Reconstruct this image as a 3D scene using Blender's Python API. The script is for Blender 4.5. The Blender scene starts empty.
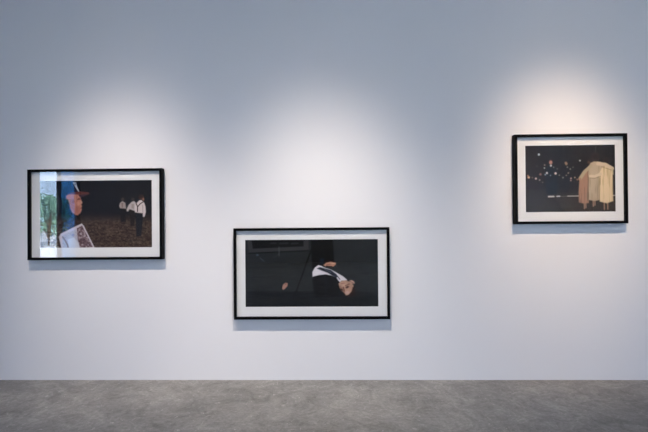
import bpy, bmesh, math, random
import numpy as np
from mathutils import Vector, Matrix

random.seed(7)
rng = np.random.default_rng(11)
scene = bpy.context.scene
COL = scene.collection

# ------------------------------------------------------------------ helpers
def s2l(c):
    out = []
    for v in c:
        v = v / 255.0
        out.append(v / 12.92 if v <= 0.04045 else ((v + 0.055) / 1.055) ** 2.4)
    return out

def new_mat(name):
    m = bpy.data.materials.new(name)
    m.use_nodes = True
    nt = m.node_tree
    for n in list(nt.nodes):
        nt.nodes.remove(n)
    out = nt.nodes.new('ShaderNodeOutputMaterial')
    return m, nt, out

def principled(name, color, rough=0.5, spec=0.5, noise=None, bump=None):
    """noise=(scale, dark_factor), bump=(scale, strength)"""
    m, nt, out = new_mat(name)
    p = nt.nodes.new('ShaderNodeBsdfPrincipled')
    p.inputs['Base Color'].default_value = (*color, 1)
    p.inputs['Roughness'].default_value = rough
    p.inputs['Specular IOR Level'].default_value = spec
    nt.links.new(p.outputs[0], out.inputs[0])
    tc = nt.nodes.new('ShaderNodeTexCoord')
    if noise:
        n = nt.nodes.new('ShaderNodeTexNoise')
        n.inputs['Scale'].default_value = noise[0]
        n.inputs['Detail'].default_value = 5
        nt.links.new(tc.outputs['Object'], n.inputs['Vector'])
        r = nt.nodes.new('ShaderNodeValToRGB')
        r.color_ramp.elements[0].position = 0.3
        r.color_ramp.elements[1].position = 0.7
        r.color_ramp.elements[0].color = (*[c * noise[1] for c in color], 1)
        r.color_ramp.elements[1].color = (*color, 1)
        nt.links.new(n.outputs[0], r.inputs[0])
        nt.links.new(r.outputs[0], p.inputs['Base Color'])
    if bump:
        n = nt.nodes.new('ShaderNodeTexNoise')
        n.inputs['Scale'].default_value = bump[0]
        n.inputs['Detail'].default_value = 3
        nt.links.new(tc.outputs['Object'], n.inputs['Vector'])
        b = nt.nodes.new('ShaderNodeBump')
        b.inputs['Strength'].default_value = bump[1]
        b.inputs['Distance'].default_value = 0.002
        nt.links.new(n.outputs[0], b.inputs['Height'])
        nt.links.new(b.outputs[0], p.inputs['Normal'])
    return m

def link(name, bm, mat, parent=None, loc=None):
    me = bpy.data.meshes.new(name)
    bm.normal_update()
    bm.to_mesh(me); bm.free()
    me.materials.append(mat)
    o = bpy.data.objects.new(name, me)
    COL.objects.link(o)
    if parent: o.parent = parent
    if loc: o.location = loc
    return o

def box(bm, x0, x1, y0, y1, z0, z1):
    v = [bm.verts.new((x, y, z)) for x in (x0, x1) for y in (y0, y1) for z in (z0, z1)]
    for f in ((0, 1, 3, 2), (4, 6, 7, 5), (0, 4, 5, 1), (2, 3, 7, 6), (0, 2, 6, 4), (1, 5, 7, 3)):
        bm.faces.new([v[i] for i in f])

def struct(name, boxes, mat):
    bm = bmesh.new()
    for b in boxes: box(bm, *b)
    o = link(name, bm, mat)
    o['kind'] = 'structure'
    return o

# ------------------------------------------------------------------ materials
# painted drywall
M_wall = principled('wall_paint', (0.80, 0.80, 0.81), 0.85, 0.2, bump=(90, 0.06))
M_ceiling = principled('ceiling_paint', (0.7, 0.7, 0.71), 0.9, 0.2)
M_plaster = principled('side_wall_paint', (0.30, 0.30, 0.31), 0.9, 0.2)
M_dark = principled('dark_grey_wall_paint', (0.17, 0.17, 0.175), 0.9, 0.2)
M_black = principled('black_stained_wood', (0.004, 0.004, 0.0045), 0.5, 0.05, noise=(40, 0.7))
M_mat = principled('white_mat_board', (0.86, 0.86, 0.86), 0.95, 0.1, bump=(300, 0.05))
M_metal = principled('dark_window_metal', (0.02, 0.022, 0.025), 0.5, 0.5)

def concrete():
    m, nt, out = new_mat('polished_concrete')
    p = nt.nodes.new('ShaderNodeBsdfPrincipled')
    tc = nt.nodes.new('ShaderNodeTexCoord')
    def noise(scale, detail, rough=0.6, dist=0.0, vec=None):
        n = nt.nodes.new('ShaderNodeTexNoise')
        n.inputs['Scale'].default_value = scale
        n.inputs['Detail'].default_value = detail
        n.inputs['Roughness'].default_value = rough
        n.inputs['Distortion'].default_value = dist
        nt.links.new(vec or tc.outputs['Object'], n.inputs['Vector'])
        return n.outputs[0]
    def ramp(src, stops):
        r = nt.nodes.new('ShaderNodeValToRGB')
        e = r.color_ramp.elements
        while len(e) < len(stops): e.new(0.5)
        for i, (pos, c) in enumerate(stops):
            e[i].position = pos; e[i].color = (*c, 1)
        nt.links.new(src, r.inputs[0])
        return r.outputs[0]
    def mix(a, b, fac, mode='MULTIPLY'):
        x = nt.nodes.new('ShaderNodeMixRGB'); x.blend_type = mode
        if isinstance(fac, float): x.inputs[0].default_value = fac
        else: nt.links.new(fac, x.inputs[0])
        nt.links.new(a, x.inputs[1]); nt.links.new(b, x.inputs[2])
        return x.outputs[0]
    base = ramp(noise(1.6, 6, 0.62, 0.6), [(0.30, (0.18, 0.179, 0.176)), (0.52, (0.262, 0.26, 0.254)), (0.72, (0.335, 0.331, 0.323))])
    # trowel clouding, broad swirls
    sw = ramp(noise(4.5, 8, 0.7, 2.0), [(0.33, (0.58, 0.58, 0.58)), (0.55, (1.0, 1.0, 1.0)), (0.75, (1.38, 1.36, 1.32))])
    c = mix(base, sw, 0.75)
    fine = ramp(noise(38, 6, 0.75), [(0.3, (0.62, 0.62, 0.62)), (0.7, (1.25, 1.25, 1.24))])
    c = mix(c, fine, 0.8)
    # pale worn scratches and chips
    ch = ramp(noise(17, 9, 0.85, 0.8), [(0.57, (0, 0, 0)), (0.66, (1, 1, 1))])
    light = nt.nodes.new('ShaderNodeRGB'); light.outputs[0].default_value = (0.56, 0.55, 0.53, 1)
    hf = nt.nodes.new('ShaderNodeMath'); hf.operation = 'MULTIPLY'; hf.inputs[1].default_value = 0.75
    nt.links.new(ch, hf.inputs[0])
    c = mix(c, light.outputs[0], hf.outputs[0], 'MIX')
    nt.links.new(c, p.inputs['Base Color'])
    rr = ramp(noise(6, 5), [(0.3, (0.42,) * 3), (0.7, (0.62,) * 3)])
    nt.links.new(rr, p.inputs['Roughness'])
    p.inputs['Specular IOR Level'].default_value = 0.35
    b = nt.nodes.new('ShaderNodeBump'); b.inputs['Strength'].default_value = 0.15
    b.inputs['Distance'].default_value = 0.003
    nt.links.new(noise(25, 6), b.inputs['Height'])
    nt.links.new(b.outputs[0], p.inputs['Normal'])
    nt.links.new(p.outputs[0], out.inputs[0])
    return m
M_floor = concrete()

def glass(name, tint, ior=1.78):
    m, nt, out = new_mat(name)
    t = nt.nodes.new('ShaderNodeBsdfTransparent'); t.inputs[0].default_value = (*tint, 1)
    g = nt.nodes.new('ShaderNodeBsdfGlossy'); g.inputs['Roughness'].default_value = 0.0
    g.inputs[0].default_value = (1, 1, 1, 1)
    f = nt.nodes.new('ShaderNodeFresnel')
    # thin pane: the same reflectance from either side
    geo = nt.nodes.new('ShaderNodeNewGeometry')
    mr = nt.nodes.new('ShaderNodeMapRange')
    mr.inputs['To Min'].default_value = ior; mr.inputs['To Max'].default_value = 1 / ior
    nt.links.new(geo.outputs['Backfacing'], mr.inputs['Value'])
    nt.links.new(mr.outputs[0], f.inputs[0])
    mx = nt.nodes.new('ShaderNodeMixShader')
    nt.links.new(f.outputs[0], mx.inputs[0]); nt.links.new(t.outputs[0], mx.inputs[1])
    nt.links.new(g.outputs[0], mx.inputs[2]); nt.links.new(mx.outputs[0], out.inputs[0])
    return m
M_glazing = glass('picture_glass', (0.98, 0.985, 0.98))
M_clear = glass('clear_window_glass', (0.95, 0.98, 0.97), 1.5)
M_tint = glass('blue_tinted_glass', (0.18, 0.36, 0.50), 1.5)

def print_mat():
    m, nt, out = new_mat('photo_paper_ink')
    p = nt.nodes.new('ShaderNodeBsdfPrincipled')
    a = nt.nodes.new('ShaderNodeAttribute'); a.attribute_name = 'ink'
    nt.links.new(a.outputs['Color'], p.inputs['Base Color'])
    p.inputs['Roughness'].default_value = 0.7
    p.inputs['Specular IOR Level'].default_value = 0.12
    nt.links.new(p.outputs[0], out.inputs[0])
    return m
M_print = print_mat()

# ------------------------------------------------------------------ room shell
XL, XR, YB, ZC = -5.0, 6.2, -11.0, 4.8
struct('floor', [(XL - .3, XR + .3, YB - .3, .3, -.2, 0)], M_floor)
struct('wall_back', [(XL - .3, XR + .3, 0, .3, 0, ZC)], M_wall)
struct('ceiling', [(XL - .3, XR + .3, YB - .3, .3, ZC, ZC + .2)], M_ceiling)
struct('wall_right', [(XR, XR + .3, YB, 0, 0, ZC)], M_plaster)
struct('wall_front', [(XL, 2.3, YB - .3, YB, 0, ZC), (2.3, XR, YB - .3, YB, 3.3, ZC)], M_dark)
WY0, WY1, WYM, WZ = -4.52, -3.31, -3.90, 4.2     # glazed opening in the left wall
struct('wall_left', [(XL - .12, XL, YB, WY0, 0, ZC), (XL - .12, XL, WY1, 0, 0, ZC), (XL - .12, XL, WY0, WY1, WZ, ZC)], M_plaster)
fr = struct('window_1', [(XL - .06, XL, WY0, WY0 + .03, 0, WZ), (XL - .06, XL, WY1 - .03, WY1, 0, WZ),
                         (XL - .06, XL, WYM - .025, WYM + .025, 0, WZ), (XL - .06, XL, WY0, WY1, WZ - .05, WZ),
                         (XL - .06, XL, WY0, WY1, 0, .06)], M_metal)
bm = bmesh.new(); box(bm, XL - .035, XL - .027, WYM + .025, WY1 - .03, .06, WZ - .05)
link('pane', bm, M_clear, fr)
bm = bmesh.new(); box(bm, XL - .035, XL - .027, WY0 + .03, WYM - .025, .06, WZ - .05)
link('pane', bm, M_tint, fr)

def glazed(name, x0, x1, y0, y1, n):
    boxes = []; L = x1 - x0 if x1 - x0 > y1 - y0 else y1 - y0; along_x = x1 - x0 > y1 - y0
    for k in range(n + 1):
        a = (L - .05) * k / n
        boxes.append((x0 + a, x0 + a + .05, y0, y1, 0, 3.3) if along_x else (x0, x1, y0 + a, y0 + a + .05, 0, 3.3))
    boxes += [(x0, x1, y0, y1, 0, .06), (x0, x1, y0, y1, 3.24, 3.3)]
    f = struct(name, boxes, M_metal)
    bm = bmesh.new()
    if along_x: box(bm, x0 + .05, x1 - .05, (y0 + y1) / 2 - .004, (y0 + y1) / 2 + .004, .06, 3.24)
    else: box(bm, (x0 + x1) / 2 - .004, (x0 + x1) / 2 + .004, y0 + .05, y1 - .05, .06, 3.24)
    link('pane', bm, M_clear, f)
glazed('fill_window', 2.3, XR, YB - .2, YB - .12, 3)  # unseen opening behind the camera, added to let in blue fill daylight

# ------------------------------------------------------------------ camera
D = 4.0294
cam_d = bpy.data.cameras.new('camera'); cam = bpy.data.objects.new('camera', cam_d); COL.objects.link(cam)
yaw, pitch, roll = (math.radians(v) for v in (-1.255, 0.3747, -0.4661))
fwd = Vector((math.sin(yaw) * math.cos(pitch), math.cos(yaw) * math.cos(pitch), math.sin(pitch)))
right = Vector((math.cos(yaw), -math.sin(yaw), 0)); up = right.cross(fwd)
R_ = right * math.cos(roll) + up * math.sin(roll)
U_ = -right * math.sin(roll) + up * math.cos(roll)
M3 = Matrix((R_, U_, -fwd)).transposed()
cam.matrix_world = Matrix.Translation((0, -D, 1.5)) @ M3.to_4x4()
cam_d.sensor_width = 36; cam_d.lens = 432 / 648 * 36
scene.camera = cam

def at(px, py, y):
    """point on the plane y=const seen at a photo pixel -> (x, z)"""
    d = R_ * ((px - 324) / 432) + U_ * (-(py - 216) / 432) + fwd
    t = (y + D) / d.y
    return d.x * t, 1.5 + d.z * t

# ------------------------------------------------------------------ painting of the prints
class Canvas:
    """A picture drawn on a fine grid; drawing units are pixels of the photograph."""
    def __init__(s, quad, bg, k=3):
        s.quad = np.array(quad, float)            # TL TR BR BL
        w = int(np.linalg.norm(s.quad[1] - s.quad[0]) * k); h = int(np.linalg.norm(s.quad[3] - s.quad[0]) * k)
        s.w, s.h = w, h
        u, v = np.meshgrid(np.linspace(0, 1, w), np.linspace(0, 1, h))
        q = s.quad
        P = ((1 - u) * (1 - v))[..., None] * q[0] + (u * (1 - v))[..., None] * q[1] + (u * v)[..., None] * q[2] + ((1 - u) * v)[..., None] * q[3]
        s.X, s.Y = P[..., 0], P[..., 1]
        s.c = np.ones((h, w, 3)) * np.array(bg, float)
    def put(s, mask, col):
        a = mask[..., None]
        s.c = s.c * (1 - a) + np.array(col, float) * a
    def poly(s, pts, col, soft=0.5, a=1.0):
        pts = np.array(pts, float); X, Y = s.X, s.Y
        inside = np.zeros(X.shape, bool); d2 = np.full(X.shape, 1e9)
        for i in range(len(pts)):
            x0, y0 = pts[i]; x1, y1 = pts[(i + 1) % len(pts)]
            if y0 != y1:
                inside ^= ((y0 > Y) != (y1 > Y)) & (X < (x1 - x0) * (Y - y0) / (y1 - y0) + x0)
            L = (x1 - x0) ** 2 + (y1 - y0) ** 2 + 1e-9
            t = np.clip(((X - x0) * (x1 - x0) + (Y - y0) * (y1 - y0)) / L, 0, 1)
            d2 = np.minimum(d2, (X - x0 - t * (x1 - x0)) ** 2 + (Y - y0 - t * (y1 - y0)) ** 2)
        d = np.sqrt(d2) * np.where(inside, 1, -1)
        m = np.clip(d / (2 * soft) + 0.5, 0, 1) * a
        s.put(m, col); return m
    def ell(s, x, y, rx, ry, col, rot=0, soft=0.5, a=1.0):
        c, n = math.cos(math.radians(rot)), math.sin(math.radians(rot))
        dx, dy = s.X - x, s.Y - y
        e = np.sqrt(((dx * c + dy * n) / rx) ** 2 + ((-dx * n + dy * c) / ry) ** 2)
        m = np.clip((1 - e) * min(rx, ry) / (2 * soft) + 0.5, 0, 1) * a
        s.put(m, col)
    def line(s, pts, wd, col, soft=0.4, a=1.0):
        m = np.zeros(s.X.shape)
        for (x0, y0), (x1, y1) in zip(pts[:-1], pts[1:]):
            L = (x1 - x0) ** 2 + (y1 - y0) ** 2 + 1e-9
            t = np.clip(((s.X - x0) * (x1 - x0) + (s.Y - y0) * (y1 - y0)) / L, 0, 1)
            d = np.sqrt((s.X - x0 - t * (x1 - x0)) ** 2 + (s.Y - y0 - t * (y1 - y0)) ** 2)
            m = np.maximum(m, np.clip((wd / 2 - d) / (2 * soft) + 0.5, 0, 1))
        s.put(m * a, col)
    def noise(s, cx, cy, octaves=3):
        out = np.zeros(s.X.shape); amp = 1; tot = 0
        for o in range(octaves):
            gx, gy = s.X / cx * 2 ** o, s.Y / cy * 2 ** o
            g = rng.random((160, 320))
            ix, iy = np.floor(gx).astype(int), np.floor(gy).astype(int)
            fx, fy = gx - ix, gy - iy
            fx = fx * fx * (3 - 2 * fx); fy = fy * fy * (3 - 2 * fy)
            G = lambda a, b: g[b % 160, a % 320]
            n = (G(ix, iy) * (1 - fx) + G(ix + 1, iy) * fx) * (1 - fy) + (G(ix, iy + 1) * (1 - fx) + G(ix + 1, iy + 1) * fx) * fy
            out += n * amp; tot += amp; amp *= 0.6
        return out / tot
    def build(s, parent, y, gain=1.0, lift=0.0):
        me = bpy.data.meshes.new('print')
        xs = np.empty((s.h, s.w, 3))
        corner = [at(*q, y) for q in s.quad]
        x0 = (corner[0][0] + corner[3][0]) / 2; x1 = (corner[1][0] + corner[2][0]) / 2
        z1 = (corner[0][1] + corner[1][1]) / 2; z0 = (corner[2][1] + corner[3][1]) / 2
        u, v = np.meshgrid(np.linspace(0, 1, s.w), np.linspace(0, 1, s.h))
        b = parent.location
        xs[..., 0] = x0 + (x1 - x0) * u - b.x
        xs[..., 1] = y + .0015 - b.y
        xs[..., 2] = z1 + (z0 - z1) * v - b.z
        idx = np.arange(s.w * s.h).reshape(s.h, s.w)
        f = np.stack([idx[:-1, :-1], idx[1:, :-1], idx[1:, 1:], idx[:-1, 1:]], -1).reshape(-1, 4)
        me.vertices.add(s.w * s.h); me.vertices.foreach_set('co', xs.ravel())
        me.loops.add(f.size); me.loops.foreach_set('vertex_index', f.ravel().astype(np.int32))
        me.polygons.add(len(f)); me.polygons.foreach_set('loop_start', np.arange(0, f.size, 4, dtype=np.int32))
        me.polygons.foreach_set('loop_total', np.full(len(f), 4, dtype=np.int32))
        me.update(calc_edges=True)
        c = np.clip(s.c / 255, 0, 1)
        lin = np.where(c <= .04045, c / 12.92, ((c + .055) / 1.055) ** 2.4) * gain
        lum = lin.mean(-1, keepdims=True); lin = lum + (lin - lum) * .85
        lin = np.clip(lin - lift, 0.0005, 0.92)
        at_ = me.attributes.new('ink', 'FLOAT_COLOR', 'POINT')
        at_.data.foreach_set('color', np.concatenate([lin, np.ones(lin.shape[:2] + (1,))], -1).astype(np.float32).ravel())
        me.materials.append(M_print)
        o = bpy.data.objects.new('print', me); COL.objects.link(o); o.parent = parent
        return (x0, x1, z0, z1)

def paint_left():
    c = Canvas([(39.9, 181.0), (151.7, 180.1), (151.9, 247.3), (40.2, 247.9)], (27, 29, 35))
    n = c.noise(4, 1.8, 4); n2 = c.noise(1.5, 1.0, 3)
    g = np.clip((c.Y - 213 - 5 * (n - .5)) / 9, 0, 1)
    gcol = np.array((70, 55, 48)) + (n[..., None] - .5) * 60 * np.array((1, .9, .8)) + (n2[..., None] - .5) * 55 * np.array((1, .9, .8))
    c.c = c.c * (1 - g[..., None]) + gcol * g[..., None]
    fleck = np.clip((n2 - .66) * 9, 0, 1) * g * np.clip((c.Y - 218) / 12, 0, 1)
    c.put(fleck * .6, (128, 104, 84))
    # three men in white shirts seen from behind
    c.poly([(120, 208), (126, 208), (125.5, 222), (121, 222)], (27, 27, 30))
    c.poly([(119.2, 206), (120, 203), (122.5, 201), (125.5, 203), (126.2, 208.8), (120, 208.3)], (160, 146, 142))
    c.poly([(121.5, 203), (123.2, 203), (123, 207.5), (121.8, 207.5)], (120, 98, 92), .3, .8)
    c.ell(122.8, 199.3, 1.7, 1.9, (66, 56, 56))
    c.poly([(129.5, 209), (135.5, 210), (134, 226), (130.5, 226)], (36, 31, 30))
    c.poly([(131.5, 202), (134, 201), (136, 203), (136.5, 211.5), (133, 210.5), (129.6, 209.3), (128.3, 211.5), (126.8, 211.5), (126.5, 209.5), (128.6, 205)], (186, 174, 172))
    c.poly([(131.5, 204), (134, 204), (134, 209), (131.5, 208)], (140, 122, 118), .4, .6)
    c.ell(132.8, 199.4, 1.7, 1.9, (62, 54, 54))
    c.poly([(135.6, 212), (143.2, 213), (142.8, 219), (141, 236), (136.5, 236.5), (136, 224)], (29, 33, 40))
    c.line([(140, 221), (139.6, 235)], .8, (44, 48, 54), a=.6)
    c.poly([(136.4, 203.3), (139, 200.6), (141.3, 200), (144.4, 203), (145.6, 207), (145.9, 212), (144.6, 217), (142.9, 217), (142.6, 213.6), (138, 213.2), (134.9, 212.4), (134.5, 209), (135, 205.5)], (214, 200, 198))
    c.poly([(142, 205), (142.4, 213), (143.2, 213), (143.2, 205)], (150, 136, 136), .3, .6)
    c.line([(136.2, 203.6), (137.6, 206.8), (137.5, 211.5)], .9, (58, 40, 40), .3)
    c.line([(142.6, 202.3), (140, 204), (137.6, 207)], .9, (58, 40, 40), .3)
    c.line([(136, 212.9), (142.6, 213.6)], .7, (62, 44, 42), .3, .8)
    c.ell(141.4, 197.4, 2.7, 2.4, (78, 50, 44))
    c.ell(140.8, 196.6, 1.8, 1.3, (52, 36, 34), soft=.6)
    c.ell(143.3, 199.4, 1.0, 1.4, (150, 104, 88))
    # person in profile wearing a cap
    c.poly([(66.5, 199), (68, 190), (72, 184), (78, 186), (80, 192), (79, 198)], (34, 33, 46), .8)
    c.poly([(66, 196), (68, 194.4), (73, 193), (79, 194), (80.4, 196.5), (81.2, 199.5), (82.6, 202.8), (81.3, 204.4), (82.2, 206.3), (81.4, 207.6), (82.0, 209.6), (80.6, 212.8), (78, 215.2), (75.5, 215), (72, 212.2), (70.2, 208), (69.2, 203), (68, 199.5), (66.3, 199)], (188, 122, 100), .7)
    c.poly([(69.5, 200), (74, 198), (74.5, 208), (76, 214), (72.5, 212), (70.4, 207)], (150, 96, 88), .8, .5)
    c.ell(79, 198.6, .9, .7, (92, 50, 44), a=.8)
    c.ell(81.2, 202.3, .9, 1.2, (190, 150, 130), a=.7)
    c.line([(80.4, 208.3), (81.8, 208)], .7, (120, 62, 58), a=.8)
    c.poly([(76.3, 195), (77.5, 195), (77.5, 211), (76.3, 211)], (130, 78, 70), .5, .5)
    c.poly([(75.6, 206.5), (79.6, 205.5), (80.6, 209.5), (78.4, 213.6), (75.2, 213)], (160, 98, 78), .9, .6)
    c.ell(78.2, 203.6, 1.6, 2.0, (212, 146, 120), soft=.9, a=.6)
    c.ell(73.4, 201.6, 1.0, 1.8, (128, 78, 68), soft=.6, a=.6)
    c.line([(77.6, 199.6), (80.6, 199.2)], .7, (84, 46, 40), a=.8)
    c.poly([(67.5, 194.6), (72, 192.4), (80, 191.4), (88.5, 192.2), (89.8, 193.8), (86, 195.6), (80, 197), (78.5, 194.6), (72, 194.2)], (104, 54, 52), .6)
    c.poly([(78.5, 195), (88, 193.9), (85, 196.4), (80.5, 197.6)], (62, 48, 66), .5, .8)
    c.poly([(72.6, 182.2), (76.2, 182.4), (77, 186), (79.4, 191.6), (78.2, 191.4), (75.6, 187.4)], (180, 190, 204), .4)
    c.ell(75.2, 184.2, .8, 1.0, (70, 84, 104), a=.8)
    # folded newspaper held up in the lower corner
    pap = [(58.8, 237), (60.6, 233.6), (81.8, 223.4), (84, 226), (95.2, 248.5), (61.5, 248.5)]
    m = c.poly(pap, (214, 204, 212), .5)
    k = c.noise(1.8, 1.8, 3)
    r_ = c.poly([(77, 228.3), (82.2, 225.6), (92.8, 246.8), (80.5, 248.5), (77.5, 240)], (118, 92, 98), .5)
    c.put(r_ * np.clip((k - .5) * 5, 0, 1) * .75, (200, 184, 188))
    c.put(r_ * np.clip((.42 - k) * 6, 0, 1) * .7, (70, 48, 54))
    l_ = c.poly([(62, 235.5), (76, 229), (78, 240), (80, 248.5), (62.5, 248.5)], (190, 186, 198), .5)
    c.put(l_ * np.clip((k - .55) * 6, 0, 1) * .5, (150, 140, 160))
    c.poly([(67.5, 239.5), (74, 237.5), (78.5, 243), (79.5, 248.5), (69, 248.5)], (214, 216, 226), .5)
    c.line([(62.8, 237), (65.5, 241), (67.5, 245), (68.2, 248)], 1.6, (140, 112, 110), a=.8)
    c.ell(73, 235, 1.6, 1.4, (150, 150, 186), a=.8)
    return c

def paint_middle():
    c = Canvas([(245.1, 240.1), (377.9, 239.1), (378.3, 306.0), (245.6, 307.5)], (42, 46, 48))
    n = c.noise(14, 9, 4)
    c.c += (n[..., None] - .5) * 8
    c.put(np.clip((c.Y - 290.5) / 2, 0, 1) * .6, (22, 23, 25))
    c.put(np.clip((275 - c.X) / 40, 0, 1) * .25, (40, 46, 58))
    c.put(np.clip((246.8 - c.X) / 1.5, 0, 1), (22, 22, 24))
    # dark rectangle with a grey border, upper left
    c.poly([(247, 238), (308.6, 238), (308.8, 249.8), (249, 252.6)], (56, 58, 61), .4)
    c.poly([(251.5, 238), (303.6, 238), (303.8, 246.4), (252.8, 248.8)], (26, 27, 29), .4)
    for x, w in ((271, 5), (280, 8), (292, 6)):
        c.line([(x, 243.5), (x + w, 243.2)], 1.6, (50, 52, 54), a=.7)
    c.line([(249, 253.6), (309, 250.8)], 1.0, (22, 23, 25), a=.8)
    c.line([(279.2, 247), (279.2, 256)], .9, (84, 88, 92), a=.7)
    c.ell(257.5, 255.2, 1.4, 1.0, (70, 88, 110), a=.7)
    c.line([(260, 258), (264, 261.5)], .9, (72, 84, 98), a=.6)
    c.line([(274, 258), (279, 254)], .7, (62, 66, 70), a=.5)
    # person bent over backwards, legs at the top
    c.poly([(311, 238), (332.8, 238), (333.8, 252), (334.5, 263), (322, 266), (312.5, 269)], (20, 20, 23), .7)
    c.line([(311.5, 250), (303.5, 272), (294, 298.5)], 1.5, (19, 20, 22), .5)
    c.line([(296, 296.5), (312, 299)], 1.0, (22, 23, 25), a=.7)
    c.poly([(320, 258.5), (324.5, 258.5), (324, 264), (320.5, 265)], (26, 40, 56), .7, .8)
    c.poly([(313, 276), (322, 271), (334, 273), (340, 281), (341.5, 289), (338, 296), (316.5, 297.5), (313.5, 290)], (19, 20, 23), .8)
    c.line([(325.5, 276), (326.5, 294)], 2.0, (30, 34, 38), .8, .7)
    c.poly([(312.6, 277), (312.6, 272), (315, 267.6), (318.6, 265), (321, 265.6), (324.5, 267.4), (331, 269.4), (338, 273.2), (343, 276), (347.4, 279.8), (346, 281), (342, 280.6), (340.5, 281.6), (338.4, 280.6), (337, 277.5), (332, 275.6), (326, 274.4), (319, 275.2)], (222, 216, 222), .5)
    c.poly([(317.2, 268.6), (320, 267.2), (324, 268.2), (331, 270), (336.5, 274), (340.4, 279.2), (338.6, 280), (336, 277.6), (333, 275.8), (328, 272.8), (321, 270.2)], (42, 48, 64), .5)
    c.line([(318.5, 268.2), (327, 270.6), (333, 274.6)], .6, (20, 22, 30), .4, .8)
    c.line([(324.5, 268.9), (331, 272.4)], .5, (120, 128, 146), .3, .6)
    c.line([(337.6, 277.8), (340.4, 281.6)], 1.5, (214, 210, 220), .4)
    c.poly([(323.5, 265), (326.5, 262.6), (331, 261.6), (336.2, 262.8), (336, 264.6), (333.6, 266.6), (330, 266.6), (325.5, 266.4)], (194, 138, 112), .5)
    c.line([(326.5, 266.2), (332, 266.6)], 1.0, (48, 28, 26), .4)
    c.line([(324.5, 262), (329, 260.6), (335, 261.8)], 1.0, (60, 34, 30), .5, .7)
    c.line([(327, 264.6), (331.5, 264.2)], .6, (120, 76, 62), .4, .8)
    c.line([(331, 264), (334.6, 263.2)], .6, (236, 196, 160), .3, .7)
    # upside-down head
    c.ell(349.5, 291, 6.2, 5.4, (44, 28, 24), rot=30, soft=1)
    c.poly([(338.6, 283.4), (341.5, 280.8), (346, 280.2), (351, 282), (353.6, 285.2), (353.4, 289.4), (351.4, 292), (348.8, 294.8), (346, 295.2), (344.4, 292.6), (341.6, 290.4), (339.6, 287.4)], (188, 144, 120), .6)
    c.poly([(339.5, 286), (343, 284), (345, 289), (344.6, 293), (341, 290)], (140, 96, 80), .7, .7)
    c.poly([(346, 280.6), (351, 282), (353.4, 286), (353, 290), (349.6, 288), (347.6, 284)], (164, 122, 100), .9, .5)
    c.poly([(353, 287), (355, 286.5), (354.8, 291), (350.6, 295.8), (346.4, 297), (348.4, 294.8), (351.6, 291.6)], (50, 33, 28), .7)
    c.ell(343.2, 285.4, 2.0, 1.4, (214, 170, 142), rot=-20, soft=.8, a=.7)
    c.line([(345.6, 285.6), (349.4, 283.8)], .8, (92, 58, 48), .5, .8)
    c.ell(352.3, 281.8, 2.8, 1.5, (192, 150, 132), rot=28)
    c.line([(350.6, 281.4), (353.6, 283)], .6, (116, 76, 64), .4, .8)
    c.ell(347.4, 287.0, 1.7, 1.0, (74, 44, 38), rot=-28)
    c.ell(341.6, 289.6, 1.6, 1.0, (70, 42, 36), rot=30)
    c.ell(347.6, 292.4, 2.2, 1.6, (196, 156, 140), soft=.6)
    c.line([(343.5, 287), (344.4, 291)], .9, (96, 58, 48), a=.8)
    c.line([(341.5, 283.6), (344.5, 283)], .7, (140, 84, 78), a=.7)
    # hand lying far to the side
    c.poly([(282.2, 288.5), (283, 285), (285.4, 282.8), (288, 283.4), (287.6, 286.2), (284.6, 289.6), (283, 290)], (178, 128, 108), .5)
    c.ell(285.8, 284.2, 1.0, .8, (120, 80, 68), a=.6)
    return c

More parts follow.
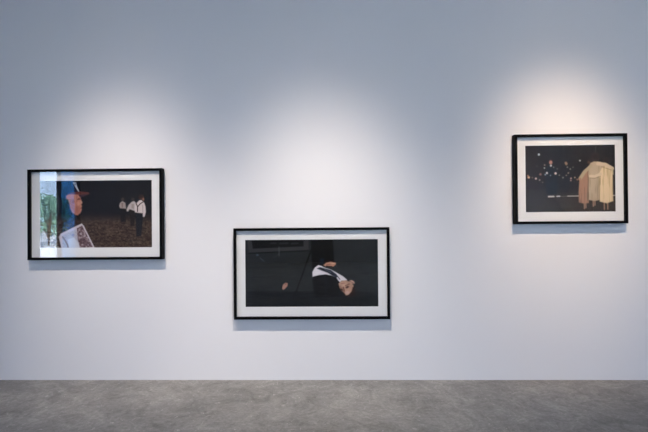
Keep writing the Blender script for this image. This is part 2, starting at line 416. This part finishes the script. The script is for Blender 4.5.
def paint_right():
    c = Canvas([(524.9, 145.7), (614.9, 144.8), (615.8, 211.4), (526.3, 212.3)], (36, 33, 32))
    n = c.noise(8, 6, 4); n2 = c.noise(1.6, 1.3, 3)
    c.put(np.clip((540 - c.X) / 14, 0, 1) * .6, (44, 34, 31))
    c.put(np.clip(1 - np.abs(c.X - 558) / 18, 0, 1) * .6, (26, 32, 38))
    c.c += (n[..., None] - .5) * 9
    g = np.clip((c.Y - 188) / 12, 0, 1); 
    c.put(g * .85, (66, 59, 52)); c.c += g[..., None] * (n2[..., None] - .5) * 12
    c.poly([(526, 190), (551, 190), (556, 198), (566, 213), (526, 213)], (48, 46, 43), 2, .6)
    c.line([(551, 197), (558, 204), (563, 212)], 2.2, (42, 40, 38), 1, .6)
    # far bright line on the ground
    c.line([(548, 196.6), (616, 195.6)], .7, (130, 122, 110), .35, .6)
    c.line([(549, 196.6), (554, 196.5)], 1.5, (214, 206, 196), .4)
    c.line([(557.3, 196.3), (560, 196.2)], 1.2, (196, 188, 176), .4)
    c.line([(568, 196.1), (579, 195.9)], .9, (186, 176, 162), .35)
    c.line([(612.5, 195.4), (616, 195.3)], .9, (190, 180, 166), .35)
    # standing figures in dark clothes
    c.poly([(545.5, 168), (549, 165.5), (553.5, 165.5), (557.5, 169), (558, 180), (556.5, 194), (547, 194), (545.5, 182)], (27, 34, 43), .9)
    c.poly([(562, 168), (566, 166), (570, 168), (571, 182), (569, 192), (563, 192)], (29, 31, 38), .9, .8)
    c.line([(551.8, 178), (552, 194)], .8, (18, 20, 26), a=.6)
    c.ell(550.6, 159.6, 2.4, 1.8, (46, 38, 40), soft=.7)
    c.ell(550.8, 162.4, 1.7, 2.0, (196, 132, 112), soft=.6)
    c.ell(566.2, 163.4, 1.4, 1.9, (160, 122, 92), rot=-25, soft=.6)
    for x, y, r, col in ((538.8, 154.5, 1.1, (222, 222, 226)), (551, 165.6, 1.0, (226, 214, 206)), (547, 173, 1.1, (220, 204, 200)),
                         (555.7, 173.4, 1.2, (238, 208, 198)), (528.8, 177.4, 1.2, (236, 176, 126)), (528, 175.6, .7, (200, 130, 90)),
                         (536, 178.6, 1.1, (220, 176, 156)), (532.4, 177.6, .6, (150, 110, 90)), (539.8, 180, .8, (160, 140, 130)),
                         (540.5, 174.3, 1.2, (150, 100, 92)), (544.7, 165, .8, (160, 132, 124)), (544.5, 168, .7, (196, 188, 182)),
                         (545.4, 174.6, .8, (150, 160, 170)), (553.8, 167.3, .6, (140, 134, 130)), (557.4, 168.8, .6, (120, 112, 108)),
                         (550.6, 175.4, .6, (140, 150, 160)), (559.5, 175.2, .6, (150, 140, 130)), (567.5, 167.2, .7, (140, 130, 120)),
                         (568.5, 173, .8, (150, 128, 112)), (566.5, 175.4, .7, (140, 120, 104)), (570.4, 169, .7, (150, 140, 130)),
                         (563.2, 177.6, .9, (120, 112, 108)), (571.2, 178.4, .9, (190, 140, 130)), (571, 180.5, .8, (170, 120, 110)),
                         (573.2, 167.2, .6, (120, 112, 100)), (580, 160.6, .8, (214, 210, 200)), (575, 177.5, .7, (190, 150, 120)),
                         (577.5, 179.5, .9, (150, 100, 84)), (536.8, 166, .8, (74, 66, 64)), (542.8, 182.4, .6, (130, 110, 96))):
        c.ell(x, y, r, r, col, soft=.55)
    c.line([(563.6, 146), (563.2, 160)], .7, (52, 54, 58), a=.6)
    c.line([(595.6, 145), (595.6, 155)], .8, (84, 82, 80), a=.6)
    # three people in long coats, arms round one another
    for x, y0, y1 in ((584.6, 202, 208.4), (586, 202, 207.6), (593.4, 199, 206), (595, 199, 205), (604.4, 201, 209), (607.8, 201, 209)):
        c.line([(x, y0), (x + .2, y1)], 1.3, (156, 122, 98), .45)
    for x, y, r in ((589.2, 161.6, 2.3), (595.4, 157.2, 4.2), (606.4, 161.4, 3.2)):
        c.ell(x, y, r, r * 1.15, (60, 44, 42), soft=.9)
        c.ell(x, y - .6, r * .7, r * .7, (44, 33, 32), soft=.9)
    c.ell(589, 162, 1.2, 1.4, (110, 76, 60), soft=.7, a=.7)
    L = c.poly([(579.4, 182), (580, 177), (583, 173), (588, 170), (590, 175), (589, 203), (584, 203.6), (579.2, 202.4), (578.8, 192)], (166, 124, 98), .6)
    Mm = c.poly([(588.6, 168), (590.5, 163), (594, 161.4), (600, 161.8), (604, 164), (603, 176), (602.2, 199.5), (595, 201), (587.2, 199.6), (588.2, 184)], (186, 164, 134), .6)
    Rr = c.poly([(598.8, 180), (600, 172), (602.4, 167.4), (606, 165.6), (610.6, 167), (612.8, 172), (613, 184), (613.4, 201), (607, 203.2), (600, 201.6), (599.4, 190)], (226, 198, 154), .6)
    f = c.noise(1.3, 14, 2)
    for m_, col in ((L, (112, 84, 66)), (Mm, (140, 126, 96)), (Rr, (176, 154, 104))):
        c.put(m_ * np.clip((f - .55) * 4, 0, 1) * .6, col)
    c.line([(588.8, 176), (588.2, 200)], .9, (96, 76, 58), .5, .7)
    c.line([(600, 178), (599.6, 200)], .8, (126, 108, 78), .5, .7)
    c.line([(591, 166), (584.5, 172), (580.4, 178.4)], 3.4, (178, 160, 126), .6)
    c.line([(598, 163.6), (605.5, 164.6), (612.4, 168.4)], 3.6, (210, 184, 150), .6)
    c.line([(601.8, 166.8), (611, 169.8)], .7, (128, 108, 76), .4, .6)
    c.line([(600.5, 174), (595, 176.4), (590.4, 176.2)], 2.8, (212, 188, 154), .6)
    c.line([(600.5, 176.4), (595, 178.4), (590.6, 178)], .7, (124, 108, 80), .4, .6)
    c.ell(580.2, 179.2, 1.3, 1.5, (170, 126, 100), soft=.6)
    c.line([(612.6, 169), (612.8, 174)], 1.6, (196, 178, 136), .5)
    return c

# ------------------------------------------------------------------ framed pictures
T = 0.0629                 # depth of the frame off the wall
REC = 0.027                # how far mat board sits behind the face
FW = 0.0235                # width of the face
def framed_picture(cx, cz, w, h, canvas, label):
    root = bpy.data.objects.new('framed_photograph', None); COL.objects.link(root)
    root.location = (cx, 0, cz - h / 2)
    root.empty_display_size = .1
    root['label'] = label; root['category'] = 'picture'; root['group'] = 'framed photographs on the gallery wall'
    cz0 = h / 2
    # mitred moulding: swept profile (outer, inner rabbet) round the four corners
    prof = [(0.0, 0.0), (0.0, -T + .0015), (0.0015, -T), (FW - .0012, -T), (FW, -T + .0012), (FW, -T + REC + .004), (FW - .008, -T + REC + .004), (FW - .008, 0.0)]
    bm = bmesh.new(); rings = []
    for sx, sz in ((-1, 1), (1, 1), (1, -1), (-1, -1)):
        rings.append([bm.verts.new((sx * (w / 2 - a), y, cz0 + sz * (h / 2 - a))) for a, y in prof])
    for i in range(4):
        A, B = rings[i], rings[(i + 1) % 4]
        for k in range(len(prof)):
            k2 = (k + 1) % len(prof)
            bm.faces.new((A[k], B[k], B[k2], A[k2]))
    bmesh.ops.recalc_face_normals(bm, faces=bm.faces)
    link('frame', bm, M_black, root)
    # print, then mat board with a bevelled window round it
    ym = -T + REC
    x0, x1, z0, z1 = canvas.build(root, ym, GAIN, LIFT)
    x0 -= cx; x1 -= cx; z0 -= root.location.z; z1 -= root.location.z
    bm = bmesh.new()
    ow, oz0, oz1 = w / 2 - FW + .0006, FW - .0006, h - FW + .0006
    loops = []
    for (a0, a1, b0, b1, y) in ((-ow, ow, oz0, oz1, ym), (x0 - .0012, x1 + .0012, z0 - .0012, z1 + .0012, ym),
                                (x0 + .0003, x1 - .0003, z0 + .0003, z1 - .0003, ym + .0012)):
        loops.append([bm.verts.new(p) for p in ((a0, y, b1), (a1, y, b1), (a1, y, b0), (a0, y, b0))])
    for A, B in zip(loops[:-1], loops[1:]):
        for i in range(4):
            j = (i + 1) % 4
            bm.faces.new((A[i], A[j], B[j], B[i]))
    # its back
    bk = [bm.verts.new((v.co.x, ym + .006, v.co.z)) for v in loops[0]]
    for i in range(4):
        j = (i + 1) % 4
        bm.faces.new((loops[0][j], loops[0][i], bk[i], bk[j]))
    bm.faces.new(bk)
    bmesh.ops.recalc_face_normals(bm, faces=bm.faces)
    link('mat_board', bm, M_mat, root)
    # glazing a little behind the face
    bm = bmesh.new()
    g = [bm.verts.new(p) for p in ((-ow, -T + .004, oz0), (ow, -T + .004, oz0), (ow, -T + .004, oz1), (-ow, -T + .004, oz1))]
    bm.faces.new(g)
    link('glazing', bm, M_glazing, root)
    return root

GAIN, LIFT = 0.95, 0.008
framed_picture(-2.222, 1.5595, 1.267, 0.846, paint_left(),
               'leftmost black framed photograph, a capped person in profile and three white-shirted men')
framed_picture(-0.207, 0.9975, 1.437, 0.841, paint_middle(),
               'widest and lowest black framed photograph, a suited person bent over backwards in a dark room')
framed_picture(2.162, 1.8455, 1.011, 0.817, paint_right(),
               'smallest, highest black framed photograph, three people in pale coats embracing at night')

# ------------------------------------------------------------------ outdoors, mirrored in the left picture's glass
M_pave = principled('pale_pavement', (0.52, 0.55, 0.56), 0.9, 0.2, noise=(1.5, 0.75))
bm = bmesh.new(); box(bm, -60, XL - .3, -60, 25, -.25, -.05); box(bm, XL - .3, 50, -60, YB - .3, -.25, -.05)
o = link('ground', bm, M_pave); o['kind'] = 'structure'

M_leaf = principled('leaves', (0.20, 0.38, 0.30), 0.6, 0.3, noise=(3, 0.5))
M_bark = principled('bark', (0.06, 0.045, 0.035), 0.9, 0.2, noise=(12, 0.6))
def tree(x, y, H, W, label, seed):
    r = random.Random(seed)
    root = bpy.data.objects.new('tree', None); COL.objects.link(root); root.location = (x, y, -.05)
    root['label'] = label; root['category'] = 'tree'; root['group'] = 'trees outside the window'
    bm = bmesh.new()
    def limb(a, b, r0, r1):
        a, b = Vector(a), Vector(b); d = (b - a).normalized(); s = d.orthogonal().normalized(); t = d.cross(s)
        A = [bm.verts.new(a + (s * math.cos(k * math.pi / 4) + t * math.sin(k * math.pi / 4)) * r0) for k in range(8)]
        B = [bm.verts.new(b + (s * math.cos(k * math.pi / 4) + t * math.sin(k * math.pi / 4)) * r1) for k in range(8)]
        for k in range(8): bm.faces.new((A[k], A[(k + 1) % 8], B[(k + 1) % 8], B[k]))
    limb((0, 0, 0), (.05, 0, H * .3), .04, .03)
    tips = []
    for k in range(16):
        a = k * 2.4 + r.random(); e = (math.cos(a) * W * .3, math.sin(a) * W * .3, H * (.16 + .7 * r.random()))
        limb((.05, 0, H * (.1 + .1 * r.random())), e, .035, .012); tips.append(e)
    link('trunk', bm, M_bark, root)
    bm = bmesh.new()
    for k in range(int(1300 * W)):
        # leaf clusters spread over a lumpy crown
        c = tips[r.randrange(len(tips))]
        v = Vector((r.gauss(0, 1), r.gauss(0, 1), r.gauss(0, 1))).normalized() * (W * .28 * (.5 + .6 * r.random()))
        p = Vector(c) + v
        if p.z < H * .12: p.z = H * .12 + r.random() * .3
        n = Vector((r.gauss(0, 1), r.gauss(0, 1), r.gauss(0, 1) + .6)).normalized()
        s = n.orthogonal().normalized(); t = n.cross(s); L = .05 + .06 * r.random()
        vs = [bm.verts.new(p + q) for q in (-s * L, t * L * .5, s * L, -t * L * .5)]
        bm.faces.new(vs)
    link('foliage', bm, M_leaf, root)

# seen along the mirrored line of sight (direction about (-.65, -1) from the left picture)
def out(slope, path):
    return -slope * path, -(path - D)
tree(*out(.700, 22), 3.3, .6, 'dark leafy tree mirrored at the left edge of the left picture', 1)
tree(*out(.666, 27), 3.5, 1.2, 'loose leafy tree mirrored against the sky in the left picture', 2)
tree(*out(.640, 30), 3.4, 1.3, 'leafy tree mirrored behind the blue tinted pane in the left picture', 3)

# ------------------------------------------------------------------ light
w = bpy.data.worlds.new('sky'); scene.world = w; w.use_nodes = True
nt = w.node_tree
for n in list(nt.nodes): nt.nodes.remove(n)
tc = nt.nodes.new('ShaderNodeTexCoord'); sep = nt.nodes.new('ShaderNodeSeparateXYZ')
nt.links.new(tc.outputs['Generated'], sep.inputs[0])
sky = nt.nodes.new('ShaderNodeValToRGB'); e = sky.color_ramp.elements
e[0].position = 0.0; e[0].color = (0.56, 0.72, 1.0, 1)
e[1].position = 0.6; e[1].color = (0.30, 0.42, 0.88, 1)
nt.links.new(sep.outputs['Z'], sky.inputs[0])
bg = nt.nodes.new('ShaderNodeBackground'); bg.inputs[1].default_value = 9.2
wo = nt.nodes.new('ShaderNodeOutputWorld')
nt.links.new(sky.outputs[0], bg.inputs[0]); nt.links.new(bg.outputs[0], wo.inputs[0])

def light(name, kind, loc, energy, color, target=None, **kw):
    d = bpy.data.lights.new(name, kind); d.energy = energy; d.color = color
    for k, v in kw.items(): setattr(d, k, v)
    o = bpy.data.objects.new(name, d); COL.objects.link(o); o.location = loc
    if target is not None:
        o.rotation_euler = (Vector(target) - Vector(loc)).to_track_quat('-Z', 'Y').to_euler()
    return o
light('sun', 'SUN', (20, -10, 20), 85.0, (1, .95, .88), target=(0, -22, 0), angle=math.radians(.6))
def portal(loc, target, a, b):
    p = light('window_portal', 'AREA', loc, 1, (1, 1, 1), target=target, shape='RECTANGLE', size=a, size_y=b)
    p.data.cycles.is_portal = True
portal((XL + .03, (WY0 + WY1) / 2, WZ / 2), (0, (WY0 + WY1) / 2, WZ / 2), WY1 - WY0, WZ)
portal(((2.3 + XR) / 2, YB - .05, 1.65), ((2.3 + XR) / 2, 0, 1.65), XR - 2.3, 3.3)
def lens_profile(o, core, skirt):
    """beam of a reflector lamp: a flat-topped core with a weak wide skirt"""
    d = o.data; d.use_nodes = True; nt = d.node_tree
    em = next(n for n in nt.nodes if n.type == 'EMISSION')
    tc = nt.nodes.new('ShaderNodeTexCoord'); sp = nt.nodes.new('ShaderNodeSeparateXYZ')
    nt.links.new(tc.outputs['Normal'], sp.inputs[0])
    def M(op, a, b=None):
        n = nt.nodes.new('ShaderNodeMath'); n.operation = op
        for k, v in enumerate((a, b)):
            if v is None: continue
            if isinstance(v, (int, float)): n.inputs[k].default_value = v
            else: nt.links.new(v, n.inputs[k])
        return n.outputs[0]
    z2 = M('MULTIPLY', sp.outputs['Z'], sp.outputs['Z'])
    t2 = M('DIVIDE', M('SUBTRACT', 1.0, z2), z2)
    a = M('EXPONENT', M('MULTIPLY', M('POWER', M('DIVIDE', t2, core * core), 1.5), -1.0))
    b = M('MULTIPLY', M('EXPONENT', M('DIVIDE', t2, -.22)), skirt)
    nt.links.new(M('ADD', a, b), em.inputs['Strength'])
for x, tx, tz, p, core, skirt, col in ((-1.95, -1.96, .85, 480, .275, .09, (1.0, 0.855, 0.735)),
                                       (-0.15, -.10, .30, 590, .31, .09, (1.0, 0.865, 0.74)),
                                       (1.95, 2.15, 1.5, 510, .24, .07, (1.0, 0.76, 0.54))):
    o = light('ceiling_spot', 'SPOT', (x, -2.1, 4.5), p, col, target=(tx, 0, tz), spot_size=math.radians(110), spot_blend=.5, shadow_soft_size=.03)
    lens_profile(o, core, skirt)
FILL_COL = (1.0, 0.95, 0.93)
for x in (-3, 0.5, 4):  # unseen overhead area lights, added to lift the room's ambient level
    light('ambient_fill', 'AREA', (x, -7.5, ZC - .05), 34, FILL_COL, target=(x, -7.5, 0), shape='RECTANGLE', size=1.6, size_y=1.2)

scene.view_settings.view_transform = 'Standard'
scene.view_settings.look = 'None'
scene.view_settings.gamma = 1
scene.view_settings.use_curve_mapping = False
scene.view_settings.exposure = 0.2
scene.cycles.use_denoising = True
